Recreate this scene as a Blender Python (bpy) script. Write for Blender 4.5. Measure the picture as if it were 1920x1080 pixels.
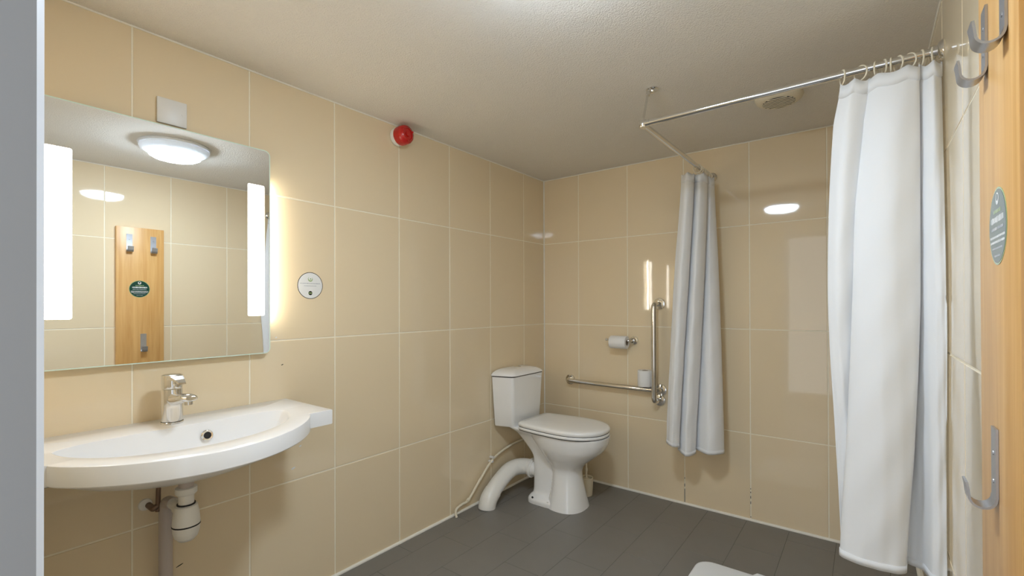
import bpy, bmesh, math, random
from mathutils import Vector, Matrix
random.seed(4)
S = bpy.context.scene
for o in list(bpy.data.objects):
    bpy.data.objects.remove(o)
COL = S.collection
PI = math.pi

# ------------------------------------------------------------------ camera
F_PX = 874.15
CAM = Vector((2.010, -3.0592, 1.2837))
yaw, pitch, roll = math.radians(37.256), math.radians(0.242), math.radians(-0.183)
fwd = Vector((-math.sin(yaw) * math.cos(pitch), math.cos(yaw) * math.cos(pitch), math.sin(pitch)))
rgt = fwd.cross(Vector((0, 0, 1))).normalized()
upv = rgt.cross(fwd)
rgt, upv = rgt * math.cos(roll) + upv * math.sin(roll), -rgt * math.sin(roll) + upv * math.cos(roll)
cd = bpy.data.cameras.new('camera')
cam = bpy.data.objects.new('camera', cd)
COL.objects.link(cam)
cd.sensor_width = 36.0
cd.sensor_fit = 'HORIZONTAL'
cd.lens = 36.0 * F_PX / 1920.0
cd.shift_y = (567.7 - 540.0) / 1920.0
cd.clip_start = 0.01
cam.matrix_world = Matrix(((rgt.x, upv.x, -fwd.x, CAM.x), (rgt.y, upv.y, -fwd.y, CAM.y),
                           (rgt.z, upv.z, -fwd.z, CAM.z), (0, 0, 0, 1)))
S.camera = cam

# ------------------------------------------------------------------ light and exposure
W = bpy.data.worlds.new('world')
S.world = W
W.use_nodes = True
W.node_tree.nodes['Background'].inputs[0].default_value = (0.84, 0.91, 1.0, 1)
W.node_tree.nodes['Background'].inputs[1].default_value = 1.15
LAMP_STRENGTH = 65.0         # ceiling lamp diffuser
STRIP_STRENGTH = 9.0         # mirror light strips
STRIP_SIDE = 28.0             # light leaving the sides of the mirror's light case
S.view_settings.view_transform = 'Standard'
S.view_settings.look = 'None'
S.view_settings.exposure = 0.62
S.view_settings.gamma = 1.0
S.view_settings.use_curve_mapping = False


# ------------------------------------------------------------------ materials
def srgb(r, g, b):
    f = lambda c: (c / 255 / 12.92) if c / 255 <= 0.04045 else ((c / 255 + 0.055) / 1.055) ** 2.4
    return (f(r), f(g), f(b), 1)


def mat(name, col, rough=0.5, metal=0.0, spec=0.5, noise=None, bump=None, var=0.0, coat=0.0, trans=0.0):
    """noise=(scale, amount) colour mottle; bump=(scale, strength, distance); var = per-object brightness change"""
    m = bpy.data.materials.new(name)
    m.use_nodes = True
    nt = m.node_tree
    b = nt.nodes['Principled BSDF']
    b.inputs['Base Color'].default_value = col
    b.inputs['Roughness'].default_value = rough
    b.inputs['Metallic'].default_value = metal
    b.inputs['Specular IOR Level'].default_value = spec
    b.inputs['Coat Weight'].default_value = coat
    b.inputs['Coat Roughness'].default_value = 0.05
    tc = nt.nodes.new('ShaderNodeTexCoord')
    last = None
    if noise:
        n = nt.nodes.new('ShaderNodeTexNoise')
        n.inputs['Scale'].default_value = noise[0]
        n.inputs['Detail'].default_value = 4
        nt.links.new(tc.outputs['Object'], n.inputs['Vector'])
        mr = nt.nodes.new('ShaderNodeMapRange')
        mr.inputs['To Min'].default_value = 1 - noise[1]
        mr.inputs['To Max'].default_value = 1 + noise[1]
        nt.links.new(n.outputs['Fac'], mr.inputs['Value'])
        last = mr.outputs['Result']
    if var:
        oi = nt.nodes.new('ShaderNodeObjectInfo')
        mr = nt.nodes.new('ShaderNodeMapRange')
        mr.inputs['To Min'].default_value = 1 - var
        mr.inputs['To Max'].default_value = 1 + var
        nt.links.new(oi.outputs['Random'], mr.inputs['Value'])
        if last:
            mu = nt.nodes.new('ShaderNodeMath')
            mu.operation = 'MULTIPLY'
            nt.links.new(last, mu.inputs[0])
            nt.links.new(mr.outputs['Result'], mu.inputs[1])
            last = mu.outputs[0]
        else:
            last = mr.outputs['Result']
    if last:
        hs = nt.nodes.new('ShaderNodeHueSaturation')
        hs.inputs['Color'].default_value = col
        nt.links.new(last, hs.inputs['Value'])
        nt.links.new(hs.outputs['Color'], b.inputs['Base Color'])
    if bump:
        n = nt.nodes.new('ShaderNodeTexNoise')
        n.inputs['Scale'].default_value = bump[0]
        n.inputs['Detail'].default_value = 5
        nt.links.new(tc.outputs['Object'], n.inputs['Vector'])
        bp = nt.nodes.new('ShaderNodeBump')
        bp.inputs['Strength'].default_value = bump[1]
        bp.inputs['Distance'].default_value = bump[2]
        nt.links.new(n.outputs['Fac'], bp.inputs['Height'])
        nt.links.new(bp.outputs['Normal'], b.inputs['Normal'])
    if trans:
        out = nt.nodes['Material Output']
        tr = nt.nodes.new('ShaderNodeBsdfTranslucent')
        tr.inputs['Color'].default_value = col
        mx = nt.nodes.new('ShaderNodeMixShader')
        mx.inputs[0].default_value = trans
        nt.links.new(b.outputs[0], mx.inputs[1])
        nt.links.new(tr.outputs[0], mx.inputs[2])
        nt.links.new(mx.outputs[0], out.inputs['Surface'])
    return m


def emit(name, col, strength):
    m = mat(name, (0.8, 0.8, 0.8, 1), 0.4, noise=(30, 0.01))
    b = m.node_tree.nodes['Principled BSDF']
    b.inputs['Emission Color'].default_value = col
    b.inputs['Emission Strength'].default_value = strength
    return m


def wood(name, c1, c2, rough=0.35):
    m = bpy.data.materials.new(name)
    m.use_nodes = True
    nt = m.node_tree
    b = nt.nodes['Principled BSDF']
    b.inputs['Roughness'].default_value = rough
    tc = nt.nodes.new('ShaderNodeTexCoord')
    mp = nt.nodes.new('ShaderNodeMapping')
    mp.inputs['Scale'].default_value = (30, 30, 1.6)
    nt.links.new(tc.outputs['Object'], mp.inputs['Vector'])
    n = nt.nodes.new('ShaderNodeTexNoise')
    n.inputs['Scale'].default_value = 1.6
    n.inputs['Detail'].default_value = 6
    n.inputs['Distortion'].default_value = 0.6
    nt.links.new(mp.outputs[0], n.inputs['Vector'])
    cr = nt.nodes.new('ShaderNodeValToRGB')
    cr.color_ramp.elements[0].position = 0.3
    cr.color_ramp.elements[0].color = c2
    cr.color_ramp.elements[1].position = 0.72
    cr.color_ramp.elements[1].color = c1
    nt.links.new(n.outputs['Fac'], cr.inputs['Fac'])
    nt.links.new(cr.outputs['Color'], b.inputs['Base Color'])
    return m


M = {
    'tile': mat('cream_wall_tile', srgb(234, 215, 181), 0.04, spec=0.65, noise=(2.2, 0.02), bump=(2.5, 0.02, 0.02), var=0.012),
    'grout': mat('wall_grout', srgb(247, 238, 216), 0.75, noise=(40, 0.05)),
    'seal': mat('white_sealant', srgb(242, 237, 224), 0.45, noise=(30, 0.06)),
    'floor': mat('grey_floor_tile', srgb(124, 120, 114), 0.42, noise=(7, 0.07), bump=(160, 0.12, 0.002), var=0.012),
    'fgrout': mat('floor_joint', srgb(98, 94, 88), 0.8, noise=(30, 0.05)),
    'ceil': mat('textured_ceiling_paint', srgb(240, 235, 226), 0.85, noise=(20, 0.015), bump=(190, 0.7, 0.009)),
    'ceramic': mat('white_ceramic', srgb(246, 245, 243), 0.08, noise=(3, 0.01), coat=0.3),
    'basin': mat('white_resin_basin', srgb(244, 243, 242), 0.18, noise=(4, 0.01)),
    'seat': mat('white_seat_plastic', srgb(244, 243, 240), 0.2, noise=(4, 0.01)),
    'plastic': mat('white_plastic', srgb(232, 230, 226), 0.35, noise=(12, 0.015)),
    'pvc': mat('white_pvc_pipe', srgb(240, 237, 230), 0.32, noise=(10, 0.03)),
    'greypipe': mat('grey_waste_pipe', srgb(196, 184, 176), 0.4, noise=(10, 0.03)),
    'cream': mat('cream_plastic', srgb(232, 222, 198), 0.4, noise=(10, 0.02)),
    'chrome': mat('chrome', (0.78, 0.77, 0.75, 1), 0.09, metal=1.0, noise=(8, 0.02)),
    'steel': mat('brushed_steel', (0.46, 0.47, 0.50, 1), 0.34, metal=0.85, noise=(60, 0.05)),
    'copper': mat('tarnished_copper', srgb(126, 104, 88), 0.45, metal=0.6, noise=(30, 0.15)),
    'rubber': mat('black_rubber', srgb(26, 26, 26), 0.6, noise=(30, 0.1)),
    'red': mat('red_plastic', srgb(190, 20, 16), 0.22, noise=(12, 0.04), coat=0.4),
    'paper': mat('white_tissue', srgb(240, 238, 235), 0.9, noise=(40, 0.02), bump=(300, 0.2, 0.001)),
    'curtain': mat('white_curtain_cloth', srgb(250, 250, 250), 0.75, spec=0.2, noise=(60, 0.008), bump=(400, 0.08, 0.001), trans=0.14),
    'mirror': mat('mirror_silver', (0.90, 0.91, 0.90, 1), 0.0, metal=1.0, noise=(1, 0.0)),
    'glassedge': mat('mirror_glass_edge', srgb(226, 246, 232), 0.08, noise=(5, 0.01)),
    'case': mat('mirror_case', srgb(200, 200, 200), 0.4, noise=(5, 0.01)),
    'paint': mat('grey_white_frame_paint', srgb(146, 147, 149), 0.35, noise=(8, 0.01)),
    'edge': mat('lit_edge_paint', srgb(226, 229, 235), 0.3, noise=(8, 0.01)),  # paler than the frame: lamp light on the chamfer put into the colour
    'board': wood('beech_board', srgb(226, 180, 116), srgb(208, 156, 90)),
    'dark': mat('dark_hole', srgb(20, 18, 16), 0.7, noise=(30, 0.1)),
    'print_w': mat('print_white', srgb(232, 232, 230), 0.12, noise=(20, 0.01)),
    'print_k': mat('print_dark', srgb(44, 46, 38), 0.12, noise=(20, 0.01)),
    'print_gy': mat('print_grey', srgb(176, 178, 184), 0.12, noise=(20, 0.01)),
    'print_g': mat('print_green', srgb(22, 66, 54), 0.09, noise=(20, 0.02)),
    'print_lg': mat('print_light_green', srgb(160, 180, 130), 0.12, noise=(20, 0.02)),
    'lamp': emit('lamp_diffuser', (0.70, 0.84, 1.0, 1), LAMP_STRENGTH),
    'strip': emit('light_strip', (1.0, 0.93, 0.82, 1), STRIP_STRENGTH),
    'stripside': emit('light_strip_side', (1.0, 0.90, 0.74, 1), STRIP_SIDE),
    'lamprim': mat('lamp_rim', srgb(236, 238, 240), 0.3, noise=(10, 0.01), trans=0.12),
    'plaster': mat('hall_plaster', srgb(214, 212, 208), 0.8, noise=(6, 0.02)),
    'mat': mat('white_bath_mat', srgb(236, 238, 240), 0.6, noise=(60, 0.015), bump=(250, 0.1, 0.001)),
}


# ------------------------------------------------------------------ helpers
def link(name, me, m, parent=None):
    o = bpy.data.objects.new(name, me)
    COL.objects.link(o)
    if m is not None and len(me.materials) == 0:
        me.materials.append(m)
    if parent is not None:
        o.parent = parent
    return o


def bm_obj(name, bm, m, parent=None, smooth=None):
    bmesh.ops.recalc_face_normals(bm, faces=bm.faces)
    me = bpy.data.meshes.new(name)
    bm.to_mesh(me)
    bm.free()
    if smooth is not None:
        for p in me.polygons:
            p.use_smooth = True
        if smooth < 179:
            me.set_sharp_from_angle(angle=math.radians(smooth))
    return link(name, me, m, parent)


def tag(o, label, cat, group=None):
    o['label'] = label
    o['category'] = cat
    if group:
        o['group'] = group
    return o


def struct(o, label=None):
    o['kind'] = 'structure'
    if label:
        o['label'] = label
    return o


def empty(name, loc=(0, 0, 0)):
    o = bpy.data.objects.new(name, None)
    o.empty_display_size = 0.05
    COL.objects.link(o)
    o.location = loc
    return o


def add_box(bm, x0, x1, y0, y1, z0, z1, bev=0.0, seg=2):
    r = bmesh.ops.create_cube(bm, size=1)
    vs = r['verts']
    for v in vs:
        v.co = Vector(((x0 + x1) / 2 + v.co.x * (x1 - x0), (y0 + y1) / 2 + v.co.y * (y1 - y0),
                       (z0 + z1) / 2 + v.co.z * (z1 - z0)))
    if bev:
        es = list({e for v in vs for e in v.link_edges})
        bmesh.ops.bevel(bm, geom=es, offset=bev, segments=seg, profile=0.5, affect='EDGES')


def frame(d):
    d = Vector(d).normalized()
    a = Vector((0, 0, 1)) if abs(d.z) < 0.9 else Vector((1, 0, 0))
    u = d.cross(a).normalized()
    return u, d.cross(u).normalized()


def add_rings(bm, rings, cap0=True, cap1=True, closed=True):
    """skin a list of rings (equal point counts)"""
    vr = [[bm.verts.new(p) for p in r] for r in rings]
    n = len(vr[0])
    for a, b in zip(vr, vr[1:]):
        for i in range(n if closed else n - 1):
            j = (i + 1) % n
            bm.faces.new((a[i], a[j], b[j], b[i]))
    if cap0:
        bm.faces.new(vr[0][::-1])
    if cap1:
        bm.faces.new(vr[-1])
    return vr


def add_tube(bm, pts, r, n=14, cap=True):
    pts = [Vector(p) for p in pts]
    rs = r if isinstance(r, (list, tuple)) else [r] * len(pts)
    t0 = (pts[1] - pts[0]).normalized()
    u, v = frame(t0)
    rings = []
    for i, p in enumerate(pts):
        if i == 0:
            t = t0
        elif i == len(pts) - 1:
            t = (pts[-1] - pts[-2]).normalized()
        else:
            t = ((pts[i + 1] - p).normalized() + (p - pts[i - 1]).normalized()).normalized()
        u = (u - t * u.dot(t)).normalized()
        v = t.cross(u)
        rings.append([p + (u * math.cos(2 * PI * k / n) + v * math.sin(2 * PI * k / n)) * rs[i] for k in range(n)])
    add_rings(bm, rings, cap, cap)


def add_lathe(bm, prof, origin, axis, n=32, cap0=True, cap1=True):
    """prof = [(radius, height along axis)]"""
    o = Vector(origin)
    d = Vector(axis).normalized()
    u, v = frame(d)
    rings = [[o + d * h + (u * math.cos(2 * PI * k / n) + v * math.sin(2 * PI * k / n)) * max(r, 1e-5)
              for k in range(n)] for r, h in prof]
    add_rings(bm, rings, cap0, cap1)


def smooth_path(pts, n=6, closed=False):
    pts = [Vector(p) for p in pts]
    out = []
    N = len(pts)
    for i in range(N - 1):
        p0, p1, p2, p3 = pts[max(i - 1, 0)], pts[i], pts[i + 1], pts[min(i + 2, N - 1)]
        for k in range(n):
            t = k / n
            out.append(0.5 * ((2 * p1) + (-p0 + p2) * t + (2 * p0 - 5 * p1 + 4 * p2 - p3) * t * t
                              + (-p0 + 3 * p1 - 3 * p2 + p3) * t ** 3))
    out.append(pts[-1])
    return out


def corner_path(pts, r=0.03, n=6):
    """polyline with rounded corners"""
    pts = [Vector(p) for p in pts]
    out = [pts[0]]
    for a, b, c in zip(pts, pts[1:], pts[2:]):
        d1 = (a - b).normalized()
        d2 = (c - b).normalized()
        p, q = b + d1 * r, b + d2 * r
        for k in range(n + 1):
            t = k / n
            out.append((1 - t) ** 2 * p + 2 * t * (1 - t) * b + t * t * q)
    out.append(pts[-1])
    return out


def tube_obj(name, pts, r, m, parent=None, n=14):
    bm = bmesh.new()
    add_tube(bm, pts, r, n)
    return bm_obj(name, bm, m, parent, 50)


def lathe_obj(name, prof, origin, axis, m, parent=None, n=32, smooth=40):
    bm = bmesh.new()
    add_lathe(bm, prof, origin, axis, n)
    return bm_obj(name, bm, m, parent, smooth)


def box_obj(name, x0, x1, y0, y1, z0, z1, m, parent=None, bev=0.0, seg=2):
    bm = bmesh.new()
    add_box(bm, x0, x1, y0, y1, z0, z1, bev, seg)
    return bm_obj(name, bm, m, parent, 40 if bev else None)


# ------------------------------------------------------------------ the room
ZC = 2.250                                   # ceiling height
XR = 2.205                                   # right wall
YF = -2.975                                  # inner face of the wall with the door
ROWS = [0.0, 0.5135, 1.1335, 1.7535, ZC]     # tile course joints
TW = 0.38383                                 # tile pitch
GAP = 0.006
_tile_cache = {}


def tile_mesh(w, h):
    key = (round(w, 4), round(h, 4))
    if key in _tile_cache:
        return _tile_cache[key]
    bm = bmesh.new()
    b = 0.0012
    rings = []
    for ins, d in ((0, -0.006), (0, -b), (b, 0.0)):
        rings.append([(sx * (w / 2 - ins), sy * (h / 2 - ins), d) for sx, sy in ((-1, -1), (1, -1), (1, 1), (-1, 1))])
    add_rings(bm, rings, True, True)
    bmesh.ops.recalc_face_normals(bm, faces=bm.faces)
    me = bpy.data.meshes.new('tile')
    bm.to_mesh(me)
    bm.free()
    _tile_cache[key] = me
    return me


def tile_wall(parent, origin, u, nrm, cols, rows, m, gap=GAP, hole=None):
    u, nrm = Vector(u), Vector(nrm)
    w = nrm.cross(u)
    for a, b in zip(cols, cols[1:]):
        for c, d in zip(rows, rows[1:]):
            if hole and hole(a, b, c, d):
                continue
            me = tile_mesh(abs(b - a) - gap, abs(d - c) - gap)
            o = link('tile', me, m, parent)
            p = Vector(origin) + u * (a + b) / 2 + w * (c + d) / 2
            tx, ty = random.uniform(-1, 1) * 0.0012, random.uniform(-1, 1) * 0.0012
            nn = (nrm + u * tx + w * ty).normalized()
            uu = (u - nn * u.dot(nn)).normalized()
            ww = nn.cross(uu)
            o.matrix_local = Matrix(((uu.x, ww.x, nn.x, p.x), (uu.y, ww.y, nn.y, p.y), (uu.z, ww.z, nn.z, p.z), (0, 0, 0, 1)))


DEP = 0.0018                                  # grout recess
wl = struct(box_obj('wall_left', -0.06, -DEP, YF - 0.12, 0.06, -0.05, ZC + 0.05, M['grout']), 'wall of large cream tiles with basin and mirror')
wb = struct(box_obj('wall_back', -0.002, XR + 0.002, DEP, 0.06, -0.05, ZC + 0.05, M['grout']), 'back wall of large cream tiles behind the curtains')
wr = struct(box_obj('wall_right', XR + DEP, XR + 0.06, YF - 0.12, 0.06, -0.05, ZC + 0.05, M['grout']), 'cream tiled wall carrying the hook board')
cl = [0.0] + [0.2706 + TW * i for i in range(8)]
cl = [c for c in cl if c < -YF - 0.05] + [-YF]
# left wall: u runs towards the door (-y), normal +x  -> nrm x u = +x cross -y = -z, so mirror rows
tile_wall(wl, (0, 0, 0), (0, 1, 0), (1, 0, 0), [-c for c in cl[::-1]], ROWS, M['tile'])
cb = [0.0] + [0.3058 + TW * i for i in range(5)] + [XR]
tile_wall(wb, (0, 0, 0), (1, 0, 0), (0, -1, 0), cb, ROWS, M['tile'])
cr_ = [0.0] + [0.2886 + TW * i for i in range(8)]
cr_ = [c for c in cr_ if c < -YF - 0.05] + [-YF]
tile_wall(wr, (XR, 0, 0), (0, -1, 0), (-1, 0, 0), cr_, ROWS, M['tile'])
# wall with the doorway
DX0, DX1, DZ = 1.262, 2.135, 2.06
bm = bmesh.new()
add_box(bm, -0.05, DX0, YF - 0.11, YF - DEP, -0.05, ZC + 0.05)
add_box(bm, DX1, XR + 0.05, YF - 0.11, YF - DEP, -0.05, ZC + 0.05)
add_box(bm, DX0, DX1, YF - 0.11, YF - DEP, DZ, ZC + 0.05)
wf = struct(bm_obj('wall_front', bm, M['grout']), 'tiled wall with the doorway')
tile_wall(wf, (0, YF, 0), (-1, 0, 0), (0, 1, 0), [-DX0] + [-TW * i for i in (3, 2, 1, 0)], ROWS, M['tile'])

fl = struct(box_obj('floor', -0.05, XR + 0.05, YF - 0.12, 0.05, -0.06, -0.0008, M['fgrout']), 'dark grey tiled floor')
FP = 0.2185
fx = [1.438 - FP * i for i in range(6, -1, -1)] + [1.438 + FP * i for i in range(1, 4)]
fx = [0.0] + [x for x in fx if x > 0.03] + [XR]
for i, (a, b) in enumerate(zip(fx, fx[1:])):
    off = -0.134 if i % 2 == 0 else -0.352
    ys = [0.0]
    y = off
    while y > YF - 0.05:
        ys.append(y)
        y -= FP * 2
    ys.append(YF - 0.11)
    tile_wall(fl, (0, 0, 0), (1, 0, 0), (0, 0, 1), [a, b], ys[::-1], M['floor'], gap=0.0013)
hall = struct(box_obj('floor', -0.4, XR + 0.4, YF - 1.9, YF - 0.121, -0.06, -0.004, mat('hall_carpet', srgb(112, 106, 100), 0.95, noise=(60, 0.12), bump=(300, 0.3, 0.003))), 'grey-brown carpet outside the doorway')
# mould in the lower joints of the back wall, chips and splashes on the tiles
for jx, spans in ((1.0734, ((0.0, 0.085), (0.10, 0.118), (0.15, 0.158))), (1.4572, ((0.006, 0.012), (0.085, 0.10), (0.118, 0.132), (0.150, 0.158), (0.172, 0.178)))):
    bm = bmesh.new()
    for a, b in spans:
        add_box(bm, jx - 0.0013, jx + 0.0013, -0.0002, DEP + 0.001, a + 0.012, b + 0.012)
    bm_obj('mould_mark', bm, M['dark'], wb)
for nm, m_, pts in (('tile_chip', 'print_k', ((-2.057, 1.028, .005, .002), (-2.435, 0.332, .012, .002))), ('splash_mark', 'print_w', ((-2.083, 1.147, .004, .003), (-1.977, 0.658, .006, .003), (-2.009, 0.568, .009, .004)))):
    for y_, z_, w_, h_ in pts:
        bm = bmesh.new()
        add_lathe(bm, [(1.0, 0), (1.0, 0.0002)], (0, 0, 0), (1, 0, 0), 10)
        for v in bm.verts:
            v.co = Vector((v.co.x + 0.0002, y_ + v.co.y * w_, z_ + v.co.z * h_ + v.co.y * w_ * 0.3))
        bm_obj(nm, bm, M[m_], wl)
cg = struct(box_obj('ceiling', -0.05, XR + 0.05, YF - 0.12, 0.05, ZC, ZC + 0.06, M['ceil']), 'textured off-white ceiling')

# sealant beads
def bead(name, pts, r, label):
    return struct(tube_obj(name, pts, r, M['seal'], None, 8), label)
bead('trim_1', [(0.002, YF, 0.003), (0.002, -0.002, 0.003)], 0.0098, 'white sealant line along floor under basin wall')
bead('trim_2', [(0.002, -0.002, 0.003), (XR, -0.002, 0.003)], 0.0098, 'white sealant line along floor under back wall')
bead('trim_3', [(XR - 0.002, -0.002, 0.003), (XR - 0.002, YF, 0.003)], 0.0098, 'white sealant line along floor under right wall')
bead('trim_4', [(0.002, -0.002, 0), (0.002, -0.002, ZC)], 0.005, 'pale sealant line in the corner behind the toilet')
bead('trim_5', [(0.001, YF, ZC - 0.001), (0.001, 0, ZC - 0.001)], 0.004, 'pale sealant line where basin wall meets ceiling')
bead('trim_6', [(0, -0.001, ZC - 0.001), (XR, -0.001, ZC - 0.001)], 0.004, 'pale sealant line where back wall meets ceiling')
bead('trim_7', [(XR - 0.001, 0, ZC - 0.001), (XR - 0.001, YF, ZC - 0.001)], 0.004, 'pale sealant line where right wall meets ceiling')

# door lining (chamfered towards the room)
dj = empty('door_1', (DX0, YF, 0))
struct(dj, 'grey-white painted door lining at the doorway')
CH = 0.0068
def lining(name, x_in, s):
    # s = +1: lining whose room-side face looks towards +x; its room-side chamfer has the lamp light painted in as a paler colour
    x_out = x_in - 0.038 * s
    def prism(nm, prof, m, par):
        bm = bmesh.new()
        prof = [(x - DX0, y - YF) for x, y in prof]
        add_rings(bm, [[(x, y, 0) for x, y in prof], [(x, y, DZ) for x, y in prof]])
        return bm_obj(nm, bm, m, par)
    yb = YF + 0.012 - CH
    j = prism(name, [(x_out, yb), (x_in, yb), (x_in, YF - 0.12), (x_out, YF - 0.12)], M['paint'], dj)
    prism('lit_chamfer', [(x_out, YF + 0.012), (x_in - CH * s, YF + 0.012), (x_in, yb), (x_out, yb)], M['edge'], j)
    return j
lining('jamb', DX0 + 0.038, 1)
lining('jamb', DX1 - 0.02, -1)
box_obj('head_jamb', 0.038, DX1 - 0.02 - DX0, -0.12, 0.012, DZ - 0.038, DZ, M['paint'], dj)


# ------------------------------------------------------------------ ceiling lamp
LX, LY = 1.372, -2.050
t = tag(empty('ceiling_lamp', (LX, LY, ZC)), 'round white ceiling lamp with glowing diffuser, reflected in the mirror', 'ceiling lamp')
lathe_obj('back_plate', [(0.178, 0), (0.182, -0.006), (0.178, -0.014)], (0, 0, 0), (0, 0, 1), M['lamprim'], t, 48)
bm = bmesh.new()
add_lathe(bm, [(0.172, -0.010), (0.176, -0.024), (0.168, -0.038), (0.150, -0.048), (0.138, -0.050), (0.136, -0.044), (0.136, -0.010)], (0, 0, 0), (0, 0, 1), 48, False, False)
bm_obj('rim', bm, M['lamprim'], t, 40)
lathe_obj('diffuser', [(0.134, -0.040), (0.134, -0.055), (0.129, -0.067), (0.110, -0.078), (0.068, -0.085), (0.001, -0.088)], (0, 0, 0), (0, 0, 1), M['lamp'], t, 48, 60)

# ------------------------------------------------------------------ extractor fan
t = tag(empty('extractor_fan', (1.690, -0.585, ZC)), 'round cream extractor fan grille on the ceiling above the shower', 'extractor fan')
lathe_obj('housing', [(0.098, 0), (0.100, -0.006), (0.094, -0.020), (0.078, -0.030), (0.066, -0.031)], (0, 0, 0), (0, 0, 1), M['cream'], t, 40)
lathe_obj('grille_recess', [(0.067, -0.0295), (0.067, -0.0316)], (0, 0, 0), (0, 0, 1), M['dark'], t, 40)
for i in range(7):
    y = -0.054 + 0.018 * i
    hw = math.sqrt(max(0.0001, 0.0675 ** 2 - y * y))
    box_obj('slat', -hw, hw, y - 0.0048, y + 0.0048, -0.0335, -0.0300, M['cream'], t, 0.002)

# ------------------------------------------------------------------ fire sounder
t = tag(empty('fire_alarm_sounder', (0, -1.437, 2.186)), 'red fire alarm sounder on white base high on the tiled wall', 'alarm')
lathe_obj('base', [(0.044, 0.0), (0.048, 0.004), (0.048, 0.030), (0.045, 0.034)], (0, 0, 0), (1, 0, 0), M['plastic'], t)
lathe_obj('cap', [(0.050, 0.032), (0.0515, 0.040), (0.050, 0.072), (0.044, 0.086), (0.030, 0.093), (0.028, 0.088), (0.014, 0.088), (0.012, 0.094), (0.001, 0.095)], (0, 0, 0), (1, 0, 0), M['red'], t, 36, 50)
for k in range(3):
    a = 2 * PI * k / 3 + 0.5
    lathe_obj('sound_port', [(0.005, 0.090), (0.005, 0.0935)], (0, 0.036 * math.cos(a), 0.036 * math.sin(a)), (1, 0, 0), M['red'], t, 10)

# ------------------------------------------------------------------ blanking plate
t = tag(empty('blank_plate', (0, -2.460, 1.985)), 'square white blanking plate on tiles above the mirror', 'wall plate')
box_obj('plate', 0, 0.010, -0.046, 0.046, -0.046, 0.046, M['plastic'], t, 0.003)
for s in (-1, 1):
    lathe_obj('screw_cap', [(0.004, 0.0095), (0.0035, 0.0115)], (0, s * 0.032, 0), (1, 0, 0), M['plastic'], t, 12)

# ------------------------------------------------------------------ mirror with light strips
MY0, MY1, MZ0, MZ1 = -2.815, -2.122, 1.086, 1.926
t = tag(empty('wall_mirror', (0, (MY0 + MY1) / 2, MZ0)), 'rectangular frameless mirror with two glowing light strips above the basin', 'mirror')
def T(y, z):
    return y - (MY0 + MY1) / 2, z - MZ0
def rrect(y0, y1, z0, z1, r, n=6):
    out = []
    for cy, cz, a0 in ((y1 - r, z1 - r, 0), (y0 + r, z1 - r, 90), (y0 + r, z0 + r, 180), (y1 - r, z0 + r, 270)):
        for k in range(n + 1):
            a = math.radians(a0 + 90 * k / n)
            out.append((cy + r * math.cos(a), cz + r * math.sin(a)))
    return out
def slab_yz(name, outline, x0, x1, m, parent, bev=0.0):
    bm = bmesh.new()
    ring = lambda x, k=1.0: [(x, y, z) for y, z in outline]
    add_rings(bm, [ring(x0), ring(x1)])
    return bm_obj(name, bm, m, parent, 30)
gl = slab_yz('glass', [T(y, z) for y, z in rrect(MY0, MY1, MZ0, MZ1, 0.022)], 0.026, 0.0302, M['glassedge'], t)
slab_yz('silvering', [T(y, z) for y, z in rrect(MY0 + .0034, MY1 - .0034, MZ0 + .0034, MZ1 - .0034, 0.019)], 0.0303, 0.0306, M['mirror'], gl)
box_obj('light_case', 0.0, 0.0255, -0.334, 0.334, 0.10, 0.80, M['case'], t, 0.002)
for s, (y0, y1) in ((1, (-2.2105, -2.1455)), (-1, (-2.7965, -2.7315))):
    o = slab_yz('light_strip', [T(y, z) for y, z in rrect(y0, y1, 1.2425, 1.7765, 0.006, 3)], 0.0304, 0.0309, M['strip'], gl)
    yo = s * 0.3345
    box_obj('case_side_light', 0.010, 0.0255, min(yo, yo + s * 0.004), max(yo, yo + s * 0.004), 0.14, 0.70, M['stripside'], t)

# ------------------------------------------------------------------ basin
BY, BZ = -2.483, 0.880
t = tag(empty('wash_basin', (0, BY, BZ)), 'white wall-hung wash basin with curved front and square side ledges', 'basin')
bcx = 0.30
def outer_r(a):
    """distance from (bcx,0) to the outer outline along angle a (x = depth, h = sideways)"""
    dx, dh = math.cos(a), math.sin(a)
    # march
    def inside(x, h):
        h = abs(h)
        if x < 0.0 or h > 0.443:
            return False
        if h >= 0.350:
            return x <= 0.357
        return x <= 0.357 + 0.229 * (1 - (h / 0.350) ** 2) ** 0.8
    lo, hi = 0.0, 0.8
    for _ in range(40):
        mid = (lo + hi) / 2
        if inside(bcx + dx * mid, dh * mid):
            lo = mid
        else:
            hi = mid
    return lo
def inner_r(a):
    dx, dh = math.cos(a), math.sin(a)
    def inside(x, h):
        h = abs(h)
        if h >= 0.322 or x < 0.172:
            return False
        xb = 0.172 + 0.045 * (h / 0.322) ** 8
        return xb <= x <= 0.205 + 0.282 * math.sqrt(max(0, 1 - (h / 0.322) ** 2))
    lo, hi = 0.0, 0.8
    for _ in range(40):
        mid = (lo + hi) / 2
        if inside(bcx + dx * mid, dh * mid):
            lo = mid
        else:
            hi = mid
    return lo
angs = [2 * PI * k / 220 for k in range(220)]
for cx_, ch_ in ((0, .443), (.357, .443), (.357, .350), (.357, .443)):
    for s in (1, -1):
        angs.append(math.atan2(s * ch_, cx_ - bcx) % (2 * PI))
        angs.append((math.atan2(s * (ch_ - 0.0), cx_ - bcx) + 0.004) % (2 * PI))
        angs.append((math.atan2(s * (ch_ - 0.0), cx_ - bcx) - 0.004) % (2 * PI))
angs = sorted(set(round(a, 5) for a in angs))
ro = [outer_r(a) for a in angs]
ri = [inner_r(a) for a in angs]
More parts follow.
